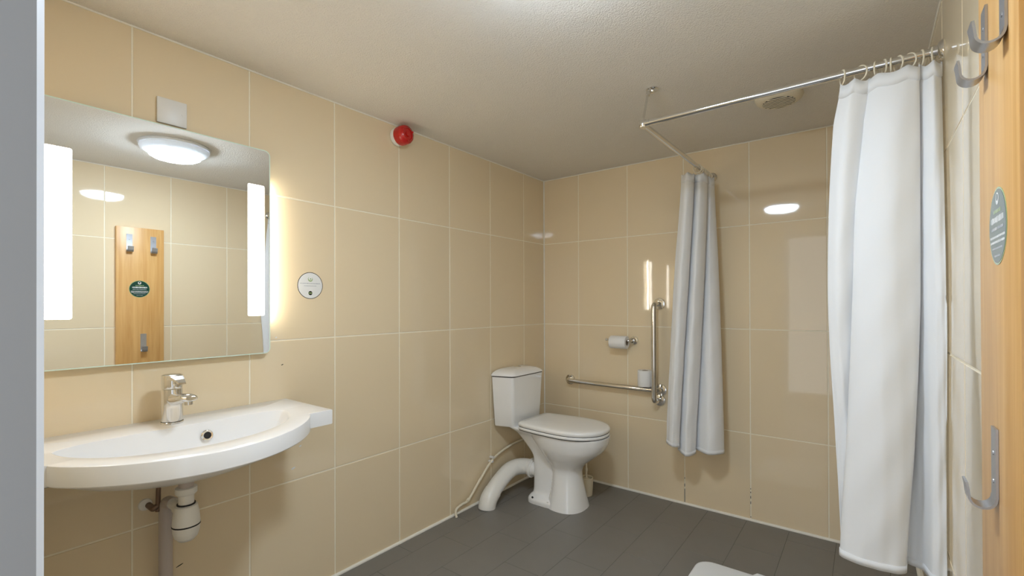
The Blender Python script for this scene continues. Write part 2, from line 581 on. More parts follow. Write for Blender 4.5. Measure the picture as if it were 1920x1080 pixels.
def bring(rad, z, ctr=(bcx, 0.0)):
    return [(ctr[0] + math.cos(a) * r, ctr[1] + math.sin(a) * r, z) for a, r in zip(angs, rad)]
DR = (0.215, 0.0)
def lerp_ring(A, k, z, target=DR):
    return [(target[0] + (x - target[0]) * k, target[1] + (y - target[1]) * k, z) for x, y, _ in A]
Ri = bring(ri, 0)
rings = [bring([r - 0.003 for r in ro], -0.0555), bring([r for r in ro], -0.052), bring(ro, -0.0035), bring([r - 0.001 for r in ro], -0.001),
         bring([r - 0.0035 for r in ro], 0.0), bring([r + 0.004 for r in ri], 0.0), bring(ri, -0.0015)]
for k, z in ((0.985, -0.008), (0.955, -0.03), (0.90, -0.06), (0.80, -0.085), (0.62, -0.102), (0.40, -0.111), (0.16, -0.116), (0.09, -0.117)):
    rings.append(lerp_ring(Ri, k, z))
# underside
under = []
for k, z in ((1.13, -0.0555), (1.10, -0.066), (1.02, -0.082), (0.88, -0.104), (0.68, -0.125), (0.43, -0.137), (0.12, -0.140)):
    under.append(lerp_ring(Ri, k, z))
bm = bmesh.new()
add_rings(bm, under[::-1] + rings, True, True)
bm_obj('bowl', bm, M['basin'], t, 38)
# overflow ring on the inner back slope
ox, oh, oz = 0.181, 0.074, -0.048
od = Vector((0.97, 0, 0.24)).normalized()
oo = lathe_obj('overflow_ring', [(0.0115, 0.0), (0.0185, 0.0), (0.0190, 0.003), (0.0165, 0.0055), (0.0120, 0.005), (0.0115, 0.001)], (ox - 0.002, oh, oz), od, M['chrome'], t, 28)
lathe_obj('overflow_hole', [(0.0118, 0.001), (0.0118, 0.0028)], (ox - 0.002, oh, oz), od, M['dark'], oo, 24)
lathe_obj('waste_ring', [(0.030, -0.117), (0.031, -0.1135), (0.022, -0.1135), (0.020, -0.1155), (0.001, -0.1155)], (DR[0], 0, 0), (0, 0, 1), M['chrome'], t, 28)

# trap under the basin
t = tag(empty('bottle_trap', (0.215, BY, 0.508)), 'white plastic bottle trap hanging under the wash basin', 'trap')
lathe_obj('tailpiece', [(0.022, 0.178), (0.022, 0.2315)], (0, 0, 0), (0, 0, 1), M['greypipe'], t, 24)
lathe_obj('compression_nut', [(0.027, 0.154), (0.031, 0.158), (0.031, 0.176), (0.026, 0.1785)], (0, 0, 0), (0, 0, 1), M['pvc'], t, 24)
lathe_obj('neck', [(0.0225, 0.108), (0.0225, 0.158)], (0, 0, 0), (0, 0, 1), M['pvc'], t, 24)
lathe_obj('seal_ring', [(0.0265, 0.115), (0.0265, 0.124)], (0, 0, 0), (0, 0, 1), M['rubber'], t, 24)
lathe_obj('body', [(0.040, 0.056), (0.037, 0.09), (0.032, 0.116), (0.026, 0.120)], (0, 0, 0), (0, 0, 1), M['pvc'], t, 28)
lathe_obj('cup_seal', [(0.0405, 0.052), (0.0405, 0.0565)], (0, 0, 0), (0, 0, 1), M['rubber'], t, 28)
lathe_obj('cup', [(0.006, 0.0), (0.022, 0.003), (0.032, 0.014), (0.038, 0.032), (0.0395, 0.053)], (0, 0, 0), (0, 0, 1), M['pvc'], t, 28)
tube_obj('outlet', [(-0.02, 0, 0.097), (-0.105, -0.006, 0.097)], 0.018, M['pvc'], t, 18)
lathe_obj('outlet_nut', [(0.026, 0.0), (0.026, 0.022)], (-0.033, 0, 0.097), (-1, 0, 0), M['pvc'], t, 20)

t = tag(tube_obj('waste_pipe', corner_path([(0.112, BY - 0.006, 0.605), (0.062, BY - 0.012, 0.605), (0.060, BY - 0.012, 0.52), (0.060, BY - 0.012, 0.0)], 0.03), 0.0205, M['greypipe'], None, 20),
        'grey-white waste pipe running down the wall below the basin', 'pipe')
tt = tag(empty('tap_supply_pipe', (0.03, -2.518, 0.575)), 'thin brown copper supply pipe under the basin beside the trap', 'pipe')
tube_obj('riser', [(0.030, 0, 0.0), (0.034, 0.004, 0.19)], 0.0075, M['copper'], tt, 12)
tube_obj('elbow', corner_path([(-0.03, -0.012, 0.012), (0.03, -0.012, 0.012), (0.03, 0.0, 0.02)], 0.006, 3), 0.010, M['copper'], tt, 12)
lathe_obj('wall_rose', [(0.021, 0), (0.019, 0.006), (0.011, 0.008)], (-0.030, -0.020, 0.015), (1, 0, 0), M['pvc'], tt, 20)

# ------------------------------------------------------------------ basin tap
t = tag(empty('basin_tap', (0.100, BY - 0.005, BZ)), 'chrome single-lever mixer tap standing on the basin ledge', 'tap')
lathe_obj('base_ring', [(0.0335, 0.0), (0.0335, 0.005), (0.0315, 0.007)], (0, 0, 0), (0, 0, 1), M['chrome'], t)
lathe_obj('seal', [(0.0318, 0.0065), (0.0318, 0.0085)], (0, 0, 0), (0, 0, 1), M['rubber'], t)
lathe_obj('body', [(0.031, 0.008), (0.031, 0.118)], (0, 0, 0), (0, 0, 1), M['chrome'], t)
hd = lathe_obj('handle_head', [(0.0305, 0.1205), (0.0308, 0.122), (0.0308, 0.160), (0.030, 0.166), (0.026, 0.1675)], (0, 0, 0), (0, 0, 1), M['chrome'], t)
bm = bmesh.new()
lp = [(0.012, 0.158), (0.045, 0.160), (0.075, 0.153), (0.096, 0.145)]
rings = []
for i, (x, z) in enumerate(lp):
    w_ = (0.024, 0.020, 0.015, 0.011)[i]
    h_ = (0.006, 0.005, 0.004, 0.003)[i]
    rings.append([(x, -w_, z - h_), (x, w_, z - h_), (x, w_ * 0.9, z + h_), (x, -w_ * 0.9, z + h_)])
add_rings(bm, rings)
bm_obj('lever', bm, M['chrome'], hd)
lathe_obj('temperature_dot', [(0.0045, 0.030), (0.0045, 0.0318)], (0, 0, 0.143), (1, 0.10, 0), M['dark'], hd, 14)
bm = bmesh.new()
rings = []
for x, zc_, rw, rh in ((0.012, 0.084, 0.022, 0.022), (0.05, 0.087, 0.022, 0.019), (0.10, 0.096, 0.023, 0.016), (0.140, 0.103, 0.0235, 0.0145), (0.166, 0.104, 0.022, 0.011), (0.174, 0.104, 0.015, 0.006)):
    rings.append([(x, rw * math.cos(2 * PI * k / 20), zc_ + rh * math.sin(2 * PI * k / 20)) for k in range(20)])
add_rings(bm, rings)
sp = bm_obj('spout', bm, M['chrome'], t, 50)
lathe_obj('aerator', [(0.0125, 0.0), (0.0125, 0.012)], (0.150, 0, 0.082), (0, 0, 1), M['chrome'], sp, 20)

# ------------------------------------------------------------------ wall sticker and board sticker
def disc(name, c, nrm, up, r, th, m, parent, n=40, dx=0.0, dz=0.0, off=0.0):
    nrm = Vector(nrm)
    up = Vector(up)
    sd = up.cross(nrm)
    o = Vector(c) + sd * dx + up * dz
    return lathe_obj(name, [(r, off), (r, off + th)], o, nrm, m, parent, n, 30)
def bar(name, c, nrm, up, dx, dz, w, h, off, m, parent):
    nrm, up = Vector(nrm), Vector(up)
    sd = up.cross(nrm)
    c = Vector(c)
    bm = bmesh.new()
    ring = lambda d: [c + sd * (dx + a * w / 2) + up * (dz + b * h / 2) + nrm * d for a, b in ((-1, -1), (1, -1), (1, 1), (-1, 1))]
    add_rings(bm, [ring(off), ring(off + 0.0002)])
    return bm_obj(name, bm, m, parent)
def words(c, nrm, up, dz, width, h, off, m, parent, n):
    """an unreadable printed line: n letter-like bars in one mesh"""
    nrm, up = Vector(nrm), Vector(up)
    sd = up.cross(nrm)
    c = Vector(c)
    bm = bmesh.new()
    x = -width / 2
    step = width / n
    for i in range(n):
        w = step * random.uniform(0.55, 0.95)
        hh = h * random.uniform(0.75, 1.0)
        ring = lambda d: [c + sd * (x + (0 if a < 0 else w)) + up * (dz + b * hh / 2) + nrm * d for a, b in ((-1, -1), (1, -1), (1, 1), (-1, 1))]
        add_rings(bm, [ring(off), ring(off + 0.0002)])
        x += step
    return bm_obj('printed_line', bm, m, parent)

t = tag(empty('wall_sticker', (0, -1.929, 1.3735)), 'round white sticker with dark outline on tiles right of the mirror', 'sticker')
N_, U_ = (1, 0, 0), (0, 0, 1)
disc('rim', (0, 0, 0), N_, U_, 0.0605, 0.0006, M['print_k'], t)
disc('disc', (0, 0, 0), N_, U_, 0.0578, 0.0009, M['print_w'], t)
disc('emblem', (0, 0, 0), N_, U_, 0.0115, 0.0002, M['print_lg'], t, 20, 0, 0.029, 0.0009)
disc('emblem_eye', (0, 0, 0), N_, U_, 0.0088, 0.0002, M['print_w'], t, 16, 0, 0.0325, 0.0011)
disc('emblem_dot', (0, 0, 0), N_, U_, 0.0035, 0.0002, M['print_lg'], t, 12, 0.001, 0.030, 0.0013)
words((0, 0, 0), N_, U_, 0.0095, 0.096, 0.0035, 0.0009, M['print_gy'], t, 26)
words((0, 0, 0), N_, U_, -0.0015, 0.060, 0.0030, 0.0009, M['print_gy'], t, 18)
disc('badge', (0, 0, 0), N_, U_, 0.0095, 0.0002, M['print_k'], t, 20, 0, -0.034, 0.0009)
bar('badge_band', (0, 0, 0), N_, U_, 0, -0.034, 0.016, 0.004, 0.0011, M['print_lg'], t)

# hook board on the right wall
BX = 2.1738
BY0, BY1, BZ0, BZ1 = -2.152, -1.877, 0.700, 1.840
t = tag(empty('hook_board', (XR, (BY0 + BY1) / 2, BZ0)), 'tall beech wood board with three coat hooks on the right wall', 'hook board')
byc = (BY0 + BY1) / 2
box_obj('board', BX - XR, -0.0005, BY0 - byc, BY1 - byc, 0, BZ1 - BZ0, M['board'], t, 0.0015)
def hook(yc, zb, zt):
    prof = []                                # (distance out from the board, z)
    H = zt - zb
    outer = [(0.0004, H)] + [(0.0004, 0.022)]
    arc = []
    for k in range(0, 13):
        a = math.radians(180 + 180 * k / 12)
        arc.append((0.0185 + 0.0172 * math.cos(a), 0.0185 + 0.0172 * math.sin(a)))
    cl_ = outer + arc + [(0.0368, 0.030), (0.0385, 0.040)]
    bm = bmesh.new()
    th = 0.0034
    w2 = 0.017
    rings = []
    for i, (d, z) in enumerate(cl_):
        p = Vector((d, z))
        a = Vector(cl_[max(i - 1, 0)])
        b = Vector(cl_[min(i + 1, len(cl_) - 1)])
        tg = (b - a).normalized()
        n2 = Vector((-tg.y, tg.x))
        if i < 2:
            n2 = Vector((1, 0))
        q = p + n2 * th
        rings.append([(BX - XR - p.x, yc - w2 - byc, zb + p.y - BZ0), (BX - XR - p.x, yc + w2 - byc, zb + p.y - BZ0),
                      (BX - XR - q.x, yc + w2 - byc, zb + q.y - BZ0), (BX - XR - q.x, yc - w2 - byc, zb + q.y - BZ0)])
    add_rings(bm, rings)
    h = bm_obj('coat_hook', bm, M['steel'], t, 40)
    for dz in (0.045, 0.090):
        lathe_obj('screw', [(0.004, 0.0035), (0.0035, 0.0048)], (BX - XR, yc - byc, zb + dz - BZ0), (-1, 0, 0), M['steel'], h, 12)
    return h
hook(-2.080, 1.662, 1.790)
hook(-1.942, 1.660, 1.784)
hook(-2.000, 0.955, 1.085)

t = tag(empty('board_sticker', (BX, -2.022, 1.404)), 'round dark green sticker with white print on the wooden hook board', 'sticker')
N_ = (-1, 0, 0)
disc('rim', (0, 0, 0), N_, U_, 0.0605, 0.0006, M['print_lg'], t)
disc('disc', (0, 0, 0), N_, U_, 0.0575, 0.0009, M['print_g'], t)
disc('emblem', (0, 0, 0), N_, U_, 0.0095, 0.0002, M['print_w'], t, 20, 0, 0.043, 0.0009)
disc('emblem_eye', (0, 0, 0), N_, U_, 0.0055, 0.0002, M['print_g'], t, 16, 0, 0.045, 0.0011)
words((0, 0, 0), N_, U_, 0.024, 0.050, 0.0060, 0.0009, M['print_lg'], t, 12)
words((0, 0, 0), N_, U_, 0.011, 0.088, 0.0100, 0.0009, M['print_w'], t, 14)
words((0, 0, 0), N_, U_, -0.003, 0.080, 0.0050, 0.0009, M['print_gy'], t, 20)
words((0, 0, 0), N_, U_, -0.016, 0.100, 0.0040, 0.0009, M['print_w'], t, 26)
words((0, 0, 0), N_, U_, -0.024, 0.096, 0.0040, 0.0009, M['print_w'], t, 26)
words((0, 0, 0), N_, U_, -0.034, 0.070, 0.0030, 0.0009, M['print_gy'], t, 20)
words((0, 0, 0), N_, U_, -0.046, 0.040, 0.0030, 0.0009, M['print_gy'], t, 12)

# ------------------------------------------------------------------ toilet
TY = -0.458
t = tag(empty('toilet', (0.30, TY, 0)), 'white close-coupled toilet with closed lid in the room corner', 'toilet')
TX = 0.30
def sring(z, x0, x1, hw, e=2.5, n=48, e_back=None):
    cx_, a = (x0 + x1) / 2, (x1 - x0) / 2
    out = []
    for k in range(n):
        th = 2 * PI * k / n
        c, s = math.cos(th), math.sin(th)
        ee = e if c >= 0 else (e_back or e)
        out.append((cx_ + a * math.copysign(abs(c) ** (2 / ee), c) - TX, hw * math.copysign(abs(s) ** (2 / ee), s), z))
    return out
def loft(secs, n=5):
    """interpolate section parameters smoothly"""
    out = []
    N = len(secs)
    for i in range(N - 1):
        p0, p1, p2, p3 = secs[max(i - 1, 0)], secs[i], secs[i + 1], secs[min(i + 2, N - 1)]
        for k in range(n):
            q = k / n
            out.append([0.5 * ((2 * b) + (-a + c) * q + (2 * a - 5 * b + 4 * c - d) * q * q + (-a + 3 * b - 3 * c + d) * q ** 3)
                        for a, b, c, d in zip(p0, p1, p2, p3)])
    out.append(list(secs[-1]))
    return out
bm = bmesh.new()
# bowl and pedestal column
col = [(0.0, 0.35, 0.604, 0.138, 2.4), (0.03, 0.36, 0.597, 0.131, 2.4), (0.10, 0.375, 0.582, 0.113, 2.3), (0.18, 0.38, 0.570, 0.098, 2.2), (0.235, 0.375, 0.570, 0.096, 2.2),
       (0.275, 0.355, 0.594, 0.113, 2.2), (0.325, 0.315, 0.655, 0.146, 2.2), (0.375, 0.275, 0.715, 0.170, 2.2), (0.42, 0.235, 0.743, 0.183, 2.2), (0.455, 0.215, 0.753, 0.189, 2.2), (0.472, 0.212, 0.755, 0.190, 2.2)]
add_rings(bm, [sring(z, a, b, h, e) for z, a, b, h, e in loft(col)])
# rear web with the outlet
web = [(0.0, 0.222, 0.46, 0.128, 4.0), (0.025, 0.224, 0.46, 0.128, 4.0), (0.040, 0.232, 0.46, 0.112, 4.0), (0.055, 0.240, 0.46, 0.080, 4.0), (0.12, 0.241, 0.46, 0.070, 4.0), (0.22, 0.240, 0.44, 0.066, 4.0), (0.290, 0.232, 0.42, 0.070, 3.6),
       (0.36, 0.178, 0.42, 0.090, 3.2), (0.42, 0.120, 0.42, 0.112, 3.0), (0.445, 0.094, 0.42, 0.135, 3.0), (0.464, 0.064, 0.42, 0.152, 3.2), (0.4735, 0.058, 0.30, 0.152, 3.2)]
add_rings(bm, [sring(z, a, b, h, e, 40) for z, a, b, h, e in loft(web, 4)])
bm_obj('pan', bm, M['ceramic'], t, 60)
# outlet spigot and fixing caps
lathe_obj('outlet_spigot', [(0.048, 0.0), (0.048, 0.05)], (0.250 - TX, -0.0, 0.178), (-1, 0, 0), M['ceramic'], t, 28)
for x in (0.285, 0.40):
    for s in (-1, 1):
        lathe_obj('fixing_bolt', [(0.006, 0.0), (0.006, 0.006), (0.003, 0.008)], (x - TX, s * 0.1195, 0.037), (0, s * 0.75, 0.66), M['dark'] if x < 0.3 else M['ceramic'], t, 12)
# seat and lid
def lid_outline(g=0.0, n=56):
    """plan of the seat/lid: straight back, rounded front; g grows it"""
    pts = []
    x_b, x_f, hw = 0.200 - g * 0.4, 0.750 + g, 0.202 + g
    xm = 0.50
    for k in range(n + 1):                    # front half-ellipse from -hw to +hw
        a = -PI / 2 + PI * k / n
        c, s = math.cos(a), math.sin(a)
        pts.append((xm + (x_f - xm) * abs(c) ** (2 / 2.25), hw * math.copysign(abs(s) ** (2 / 2.1), s)))
    hb = 0.176 + g
    side = []
    for k in range(1, 8):
        q = k / 8
        x = xm + (x_b + 0.03 - xm) * q
        side.append((x, hw + (hb - hw) * (q ** 1.9)))
    corner = [(x_b + 0.012, hb - 0.006), (x_b + 0.003, hb - 0.02), (x_b, hb - 0.04)]
    up_ = side + corner
    return pts + up_ + [(x, -y) for x, y in up_[::-1]]
def flat(name, z0, z1, g, bev, m, dome=0.0):
    bm = bmesh.new()
    O = lid_outline
    rings = [[(x - TX, y, z0) for x, y in O(g - bev * 0.6)], [(x - TX, y, z0 + bev) for x, y in O(g)],
             [(x - TX, y, z1 - bev * 1.4) for x, y in O(g)], [(x - TX, y, z1 - bev * 0.4) for x, y in O(g - bev * 0.7)], [(x - TX, y, z1) for x, y in O(g - bev * 2)]]
    if dome:
        base = O(g - bev * 2)
        for k, h in ((0.85, 0.45), (0.6, 0.85), (0.3, 1.0)):
            rings.append([(0.47 - TX + (x - 0.47) * k, y * k, z1 + dome * h) for x, y in base])
    add_rings(bm, rings)
    return bm_obj(name, bm, m, t, 50)
flat('seat', 0.4765, 0.4940, 0.001, 0.004, M['seat'])
flat('seat_gap_shade', 0.4715, 0.4780, -0.003, 0.0008, M['dark'])  # dark band standing in for the shade between seat and pan
flat('lid_gap_shade', 0.4925, 0.4975, -0.003, 0.0008, M['dark'])  # shade of the slit under the lid, built as a dark band
flat('lid', 0.4965, 0.524, 0.002, 0.008, M['seat'], 0.007)
for s in (-1, 1):
    lathe_obj('hinge', [(0.011, -0.022), (0.012, -0.020), (0.012, 0.020), (0.011, 0.022)], (0.203 - TX, s * 0.078, 0.498), (0, 1, 0), M['seat'], t, 18)
# cistern
def tring(z, xb, xf, hb, hf, r=0.022, n=6):
    """trapezoid plan with rounded corners, wide at the wall"""
    P = [Vector((xb, -hb)), Vector((xf, -hf)), Vector((xf, hf)), Vector((xb, hb))]
    out = []
    for i in range(4):
        a, b, c = P[i - 1], P[i], P[(i + 1) % 4]
        rr = r if i in (1, 2) else 0.008
        p, q = b + (a - b).normalized() * rr, b + (c - b).normalized() * rr
        for k in range(n + 1):
            w_ = k / n
            v = (1 - w_) ** 2 * p + 2 * w_ * (1 - w_) * b + w_ * w_ * q
            out.append((v.x - TX, v.y, z))
    return out
CY = 0.010                                   # the tank sits a touch further from the door than the pan
def sh(r):
    return [(x, y + CY, z) for x, y, z in r]
bm = bmesh.new()
add_rings(bm, [sh(q) for q in (tring(0.4735, 0.022, 0.150, 0.188, 0.154), tring(0.480, 0.020, 0.154, 0.192, 0.158), tring(0.60, 0.018, 0.158, 0.202, 0.166), tring(0.800, 0.014, 0.165, 0.215, 0.176), tring(0.807, 0.014, 0.165, 0.215, 0.176))])
bm_obj('cistern', bm, M['ceramic'], t, 40)
bm = bmesh.new()
add_rings(bm, [sh(q) for q in (tring(0.8035, 0.016, 0.1655, 0.2155, 0.1765), tring(0.8095, 0.016, 0.1655, 0.2155, 0.1765))])
bm_obj('cistern_gap_shade', bm, M['dark'], t)  # dark band just proud of the tank, painting the shade under its lid
bm = bmesh.new()
add_rings(bm, [sh(q) for q in (tring(0.809, 0.012, 0.170, 0.218, 0.178, 0.034), tring(0.812, 0.011, 0.173, 0.221, 0.181, 0.034), tring(0.818, 0.011, 0.172, 0.219, 0.180, 0.034),
               tring(0.830, 0.012, 0.160, 0.203, 0.166, 0.034), tring(0.841, 0.014, 0.142, 0.176, 0.142, 0.03), tring(0.849, 0.018, 0.120, 0.130, 0.100, 0.025), tring(0.852, 0.03, 0.100, 0.07, 0.05, 0.02))])
ld = bm_obj('cistern_lid', bm, M['ceramic'], t, 50)
lathe_obj('flush_button', [(0.024, 0.0), (0.024, 0.004), (0.020, 0.006), (0.001, 0.006)], (0.070 - TX, CY, 0.8505), (0, 0, 1), M['chrome'], ld, 24)
lathe_obj('badge', [(0.008, 0.0), (0.006, 0.002)], (0.166 - TX, 0.105, 0.785), (1, 0, 0), M['ceramic'], t, 14)

# soil pipe
t = tag(empty('soil_pipe', (0.09, -0.80, 0)), 'fat white plastic soil pipe bending from the toilet to the floor', 'pipe')
def SP(p):
    return (p[0] - 0.09, p[1] + 0.80, p[2])
path = smooth_path([SP(p) for p in ((0.185, TY, 0.178), (0.150, TY - 0.004, 0.180), (0.112, TY - 0.055, 0.182), (0.096, TY - 0.13, 0.170), (0.092, -0.690, 0.122), (0.092, -0.765, 0.072))], 6)
tube_obj('bend', path, 0.052, M['pvc'], t, 28)
path = smooth_path([SP(p) for p in ((0.092, -0.745, 0.086), (0.092, -0.785, 0.052), (0.092, -0.803, 0.018), (0.092, -0.806, 0.0))], 5)
tube_obj('floor_bend', path, 0.0555, M['pvc'], t, 28)
lathe_obj('rubber_collar', [(0.058, 0.0), (0.064, 0.003), (0.064, 0.013), (0.058, 0.016)], SP((0.190, TY, 0.178)), (1, 0, 0), M['pvc'], t, 28)
lathe_obj('collar_sleeve', [(0.053, 0.0), (0.053, 0.03)], SP((0.186, TY, 0.178)), (1, 0, 0), M['pvc'], t, 28)

# cistern supply pipe
t = tag(empty('supply_pipe', (0.025, -1.02, 0)), 'thin cream supply pipe climbing the wall behind the soil pipe', 'pipe')
def VP(p):
    return (p[0] - 0.025, p[1] + 1.02, p[2])
tube_obj('tube', smooth_path([VP(p) for p in ((0.022, -0.300, 0.310), (0.022, -0.480, 0.300), (0.022, -0.660, 0.255), (0.022, -0.800, 0.150), (0.022, -0.900, 0.066), (0.022, -0.960, 0.056), (0.022, -1.008, 0.044), (0.026, -1.018, 0.020), (0.034, -1.020, 0.0))], 6), 0.0078, M['cream'], t, 12)
lathe_obj('joint', [(0.011, -0.010), (0.012, -0.008), (0.012, 0.008), (0.011, 0.010)], VP((0.022, -0.905, 0.064)), (0, -1, -0.5), M['cream'], t, 14)
bm = bmesh.new()
add_box(bm, *[v for v in (0.0 - 0.025, 0.034 - 0.025)], -0.672 + 1.02, -0.655 + 1.02, 0.262, 0.274, 0.002)
add_box(bm, *[v for v in (0.0 - 0.025, 0.034 - 0.025)], -0.684 + 1.02, -0.667 + 1.02, 0.238, 0.250, 0.002)
bm_obj('pipe_clip', bm, M['plastic'], t)

# toilet brush
t = tag(empty('toilet_brush', (0.500, -0.252, 0)), 'cream toilet brush standing in its pot behind the toilet', 'toilet brush')
bm = bmesh.new()
add_lathe(bm, [(0.036, 0.0), (0.040, 0.004), (0.046, 0.120), (0.044, 0.122), (0.038, 0.118), (0.034, 0.03)], (0, 0, 0), (0, 0, 1), 32)
bm_obj('pot', bm, M['cream'], t, 40)
lathe_obj('bristle_head', [(0.012, 0.03), (0.030, 0.05), (0.030, 0.105), (0.012, 0.118)], (0, 0, 0), (0, 0, 1), M['cream'], t, 20)
lathe_obj('handle', [(0.008, 0.116), (0.006, 0.15), (0.010, 0.17), (0.010, 0.178), (0.006, 0.185), (0.006, 0.34), (0.010, 0.36), (0.010, 0.385), (0.004, 0.392)], (0, 0, 0), (0, 0, 1), M['cream'], t, 16)

# ------------------------------------------------------------------ grab rails
def flange(parent, x, z):
    return lathe_obj('wall_flange', [(0.038, 0.0), (0.039, 0.004), (0.036, 0.010), (0.024, 0.013), (0.018, 0.014)], (x, 0, z), (0, -1, 0), M['chrome'], parent, 32)
t = tag(empty('grab_rail', (0.235, 0, 0.722)), 'horizontal chrome grab rail on back wall beside the toilet', 'grab rail')
tube_obj('rail', corner_path([(0.0, -0.004, 0), (0.0, -0.052, 0), (0.682, -0.052, -0.004), (0.690, -0.004, -0.006)], 0.032), 0.0170, M['chrome'], t, 18)
flange(t, 0.0, 0.0)
flange(t, 0.690, -0.006)
t = tag(empty('grab_rail', (0.915, 0, 0.648)), 'upright chrome grab rail on back wall left of the curtain', 'grab rail')
tube_obj('rail', corner_path([(0.0, -0.004, 0), (-0.006, -0.092, 0), (-0.006, -0.092, 0.638), (0.0, -0.004, 0.638)], 0.034), 0.0170, M['chrome'], t, 18)
flange(t, 0.0, 0.0)
flange(t, 0.0, 0.638)

# toilet roll holder and rolls
t = tag(empty('toilet_roll_holder', (0.738, 0, 1.036)), 'chrome open-ended toilet roll holder on the back wall', 'roll holder')
lathe_obj('wall_flange', [(0.029, 0.0), (0.030, 0.004), (0.028, 0.010), (0.017, 0.013), (0.014, 0.03)], (0, 0, 0), (0, -1, 0), M['chrome'], t, 28)
tube_obj('arm', corner_path([(0, -0.01, 0), (0, -0.075, 0.0), (-0.172, -0.075, 0.004)], 0.022), 0.0075, M['chrome'], t, 14)
lathe_obj('end_cap', [(0.0085, 0), (0.0095, 0.002), (0.0085, 0.010)], (-0.168, -0.075, 0.004), (-1, 0, 0), M['chrome'], t, 14)
def roll(name, loc, axis, r, rc, h, label):
    t = tag(empty(name, loc), label, 'toilet roll', 'toilet rolls')
    bm = bmesh.new()
    add_lathe(bm, [(rc, 0), (r - 0.002, 0), (r, 0.003), (r, h - 0.003), (r - 0.002, h), (rc, h), (rc, 0.0)], (0, 0, 0), axis, 36, False, False)
    bm_obj('paper', bm, M['paper'], t, 40)
    bm = bmesh.new()
    add_lathe(bm, [(rc, 0.0005), (rc, h - 0.0005), (rc - 0.0012, h - 0.0005), (rc - 0.0012, 0.0005), (rc, 0.0005)], (0, 0, 0), axis, 28, False, False)
    bm_obj('core', bm, mat('brown_card', srgb(150, 132, 110), 0.9, noise=(40, 0.05)) if 'brown_card' not in bpy.data.materials else bpy.data.materials['brown_card'], t, 40)
    return t
roll('toilet_roll', (0.718, -0.075, 1.025), (-1, 0, 0), 0.0435, 0.0205, 0.118, 'part-used white toilet roll hanging on the chrome holder')
roll('toilet_roll', (0.833, -0.051, 0.7392), (0, 0, 1), 0.0480, 0.0200, 0.105, 'spare white toilet roll standing upright on the horizontal grab rail')

# ------------------------------------------------------------------ shower curtain rail
RX, RY, RZ = 1.238, -1.098, 2.069
t = tag(empty('shower_rail', (RX, RY, RZ)), 'chrome L-shaped shower curtain rail hung from the ceiling', 'curtain rail')
tube_obj('long_rail', [(0.012, 0, 0), (XR - RX - 0.004, -0.006, 0)], 0.0125, M['chrome'], t, 18)
tube_obj('short_rail', [(0, 0.012, 0), (0.010, -RY - 0.004, 0.0)], 0.0125, M['chrome'], t, 18)
bm = bmesh.new()
add_lathe(bm, [(0.015, -0.017), (0.0165, -0.015), (0.0165, 0.015), (0.015, 0.017)], (0, 0, 0), (0, 0, 1), 20)
add_tube(bm, [(0.004, 0, 0), (0.030, 0, 0)], 0.0145, 16)
add_tube(bm, [(0, 0.004, 0), (0, 0.030, 0)], 0.0145, 16)
bm_obj('corner_joint', bm, M['chrome'], t, 40)
lathe_obj('wall_flange', [(0.030, 0), (0.031, 0.004), (0.026, 0.012), (0.017, 0.016), (0.016, 0.034)], (XR - RX, -0.006, 0), (-1, 0, 0), M['chrome'], t, 28)
lathe_obj('wall_flange', [(0.030, 0), (0.031, 0.004), (0.026, 0.012), (0.017, 0.016), (0.016, 0.034)], (0.010, -RY, 0), (0, -1, 0), M['chrome'], t, 28)
tube_obj('hanger_rod', [(0, 0, 0.012), (0.0, 0.062, ZC - RZ - 0.024)], 0.0052, M['chrome'], t, 12)
lathe_obj('swivel', [(0.009, -0.012), (0.010, 0.0), (0.009, 0.012)], (0, 0.063, ZC - RZ - 0.024), (0, 0.3, 1), M['chrome'], t, 16)
bm = bmesh.new()
add_lathe(bm, [(0.026, 0), (0.027, -0.004), (0.022, -0.008), (0.012, -0.010), (0.010, -0.018)], (0.012, 0.082, ZC - RZ), (0, 0, 1), 24)
add_tube(bm, [(0.012, 0.082, ZC - RZ - 0.014), (0, 0.063, ZC - RZ - 0.020)], 0.008, 12)
bm_obj('ceiling_flange', bm, M['chrome'], t, 40)


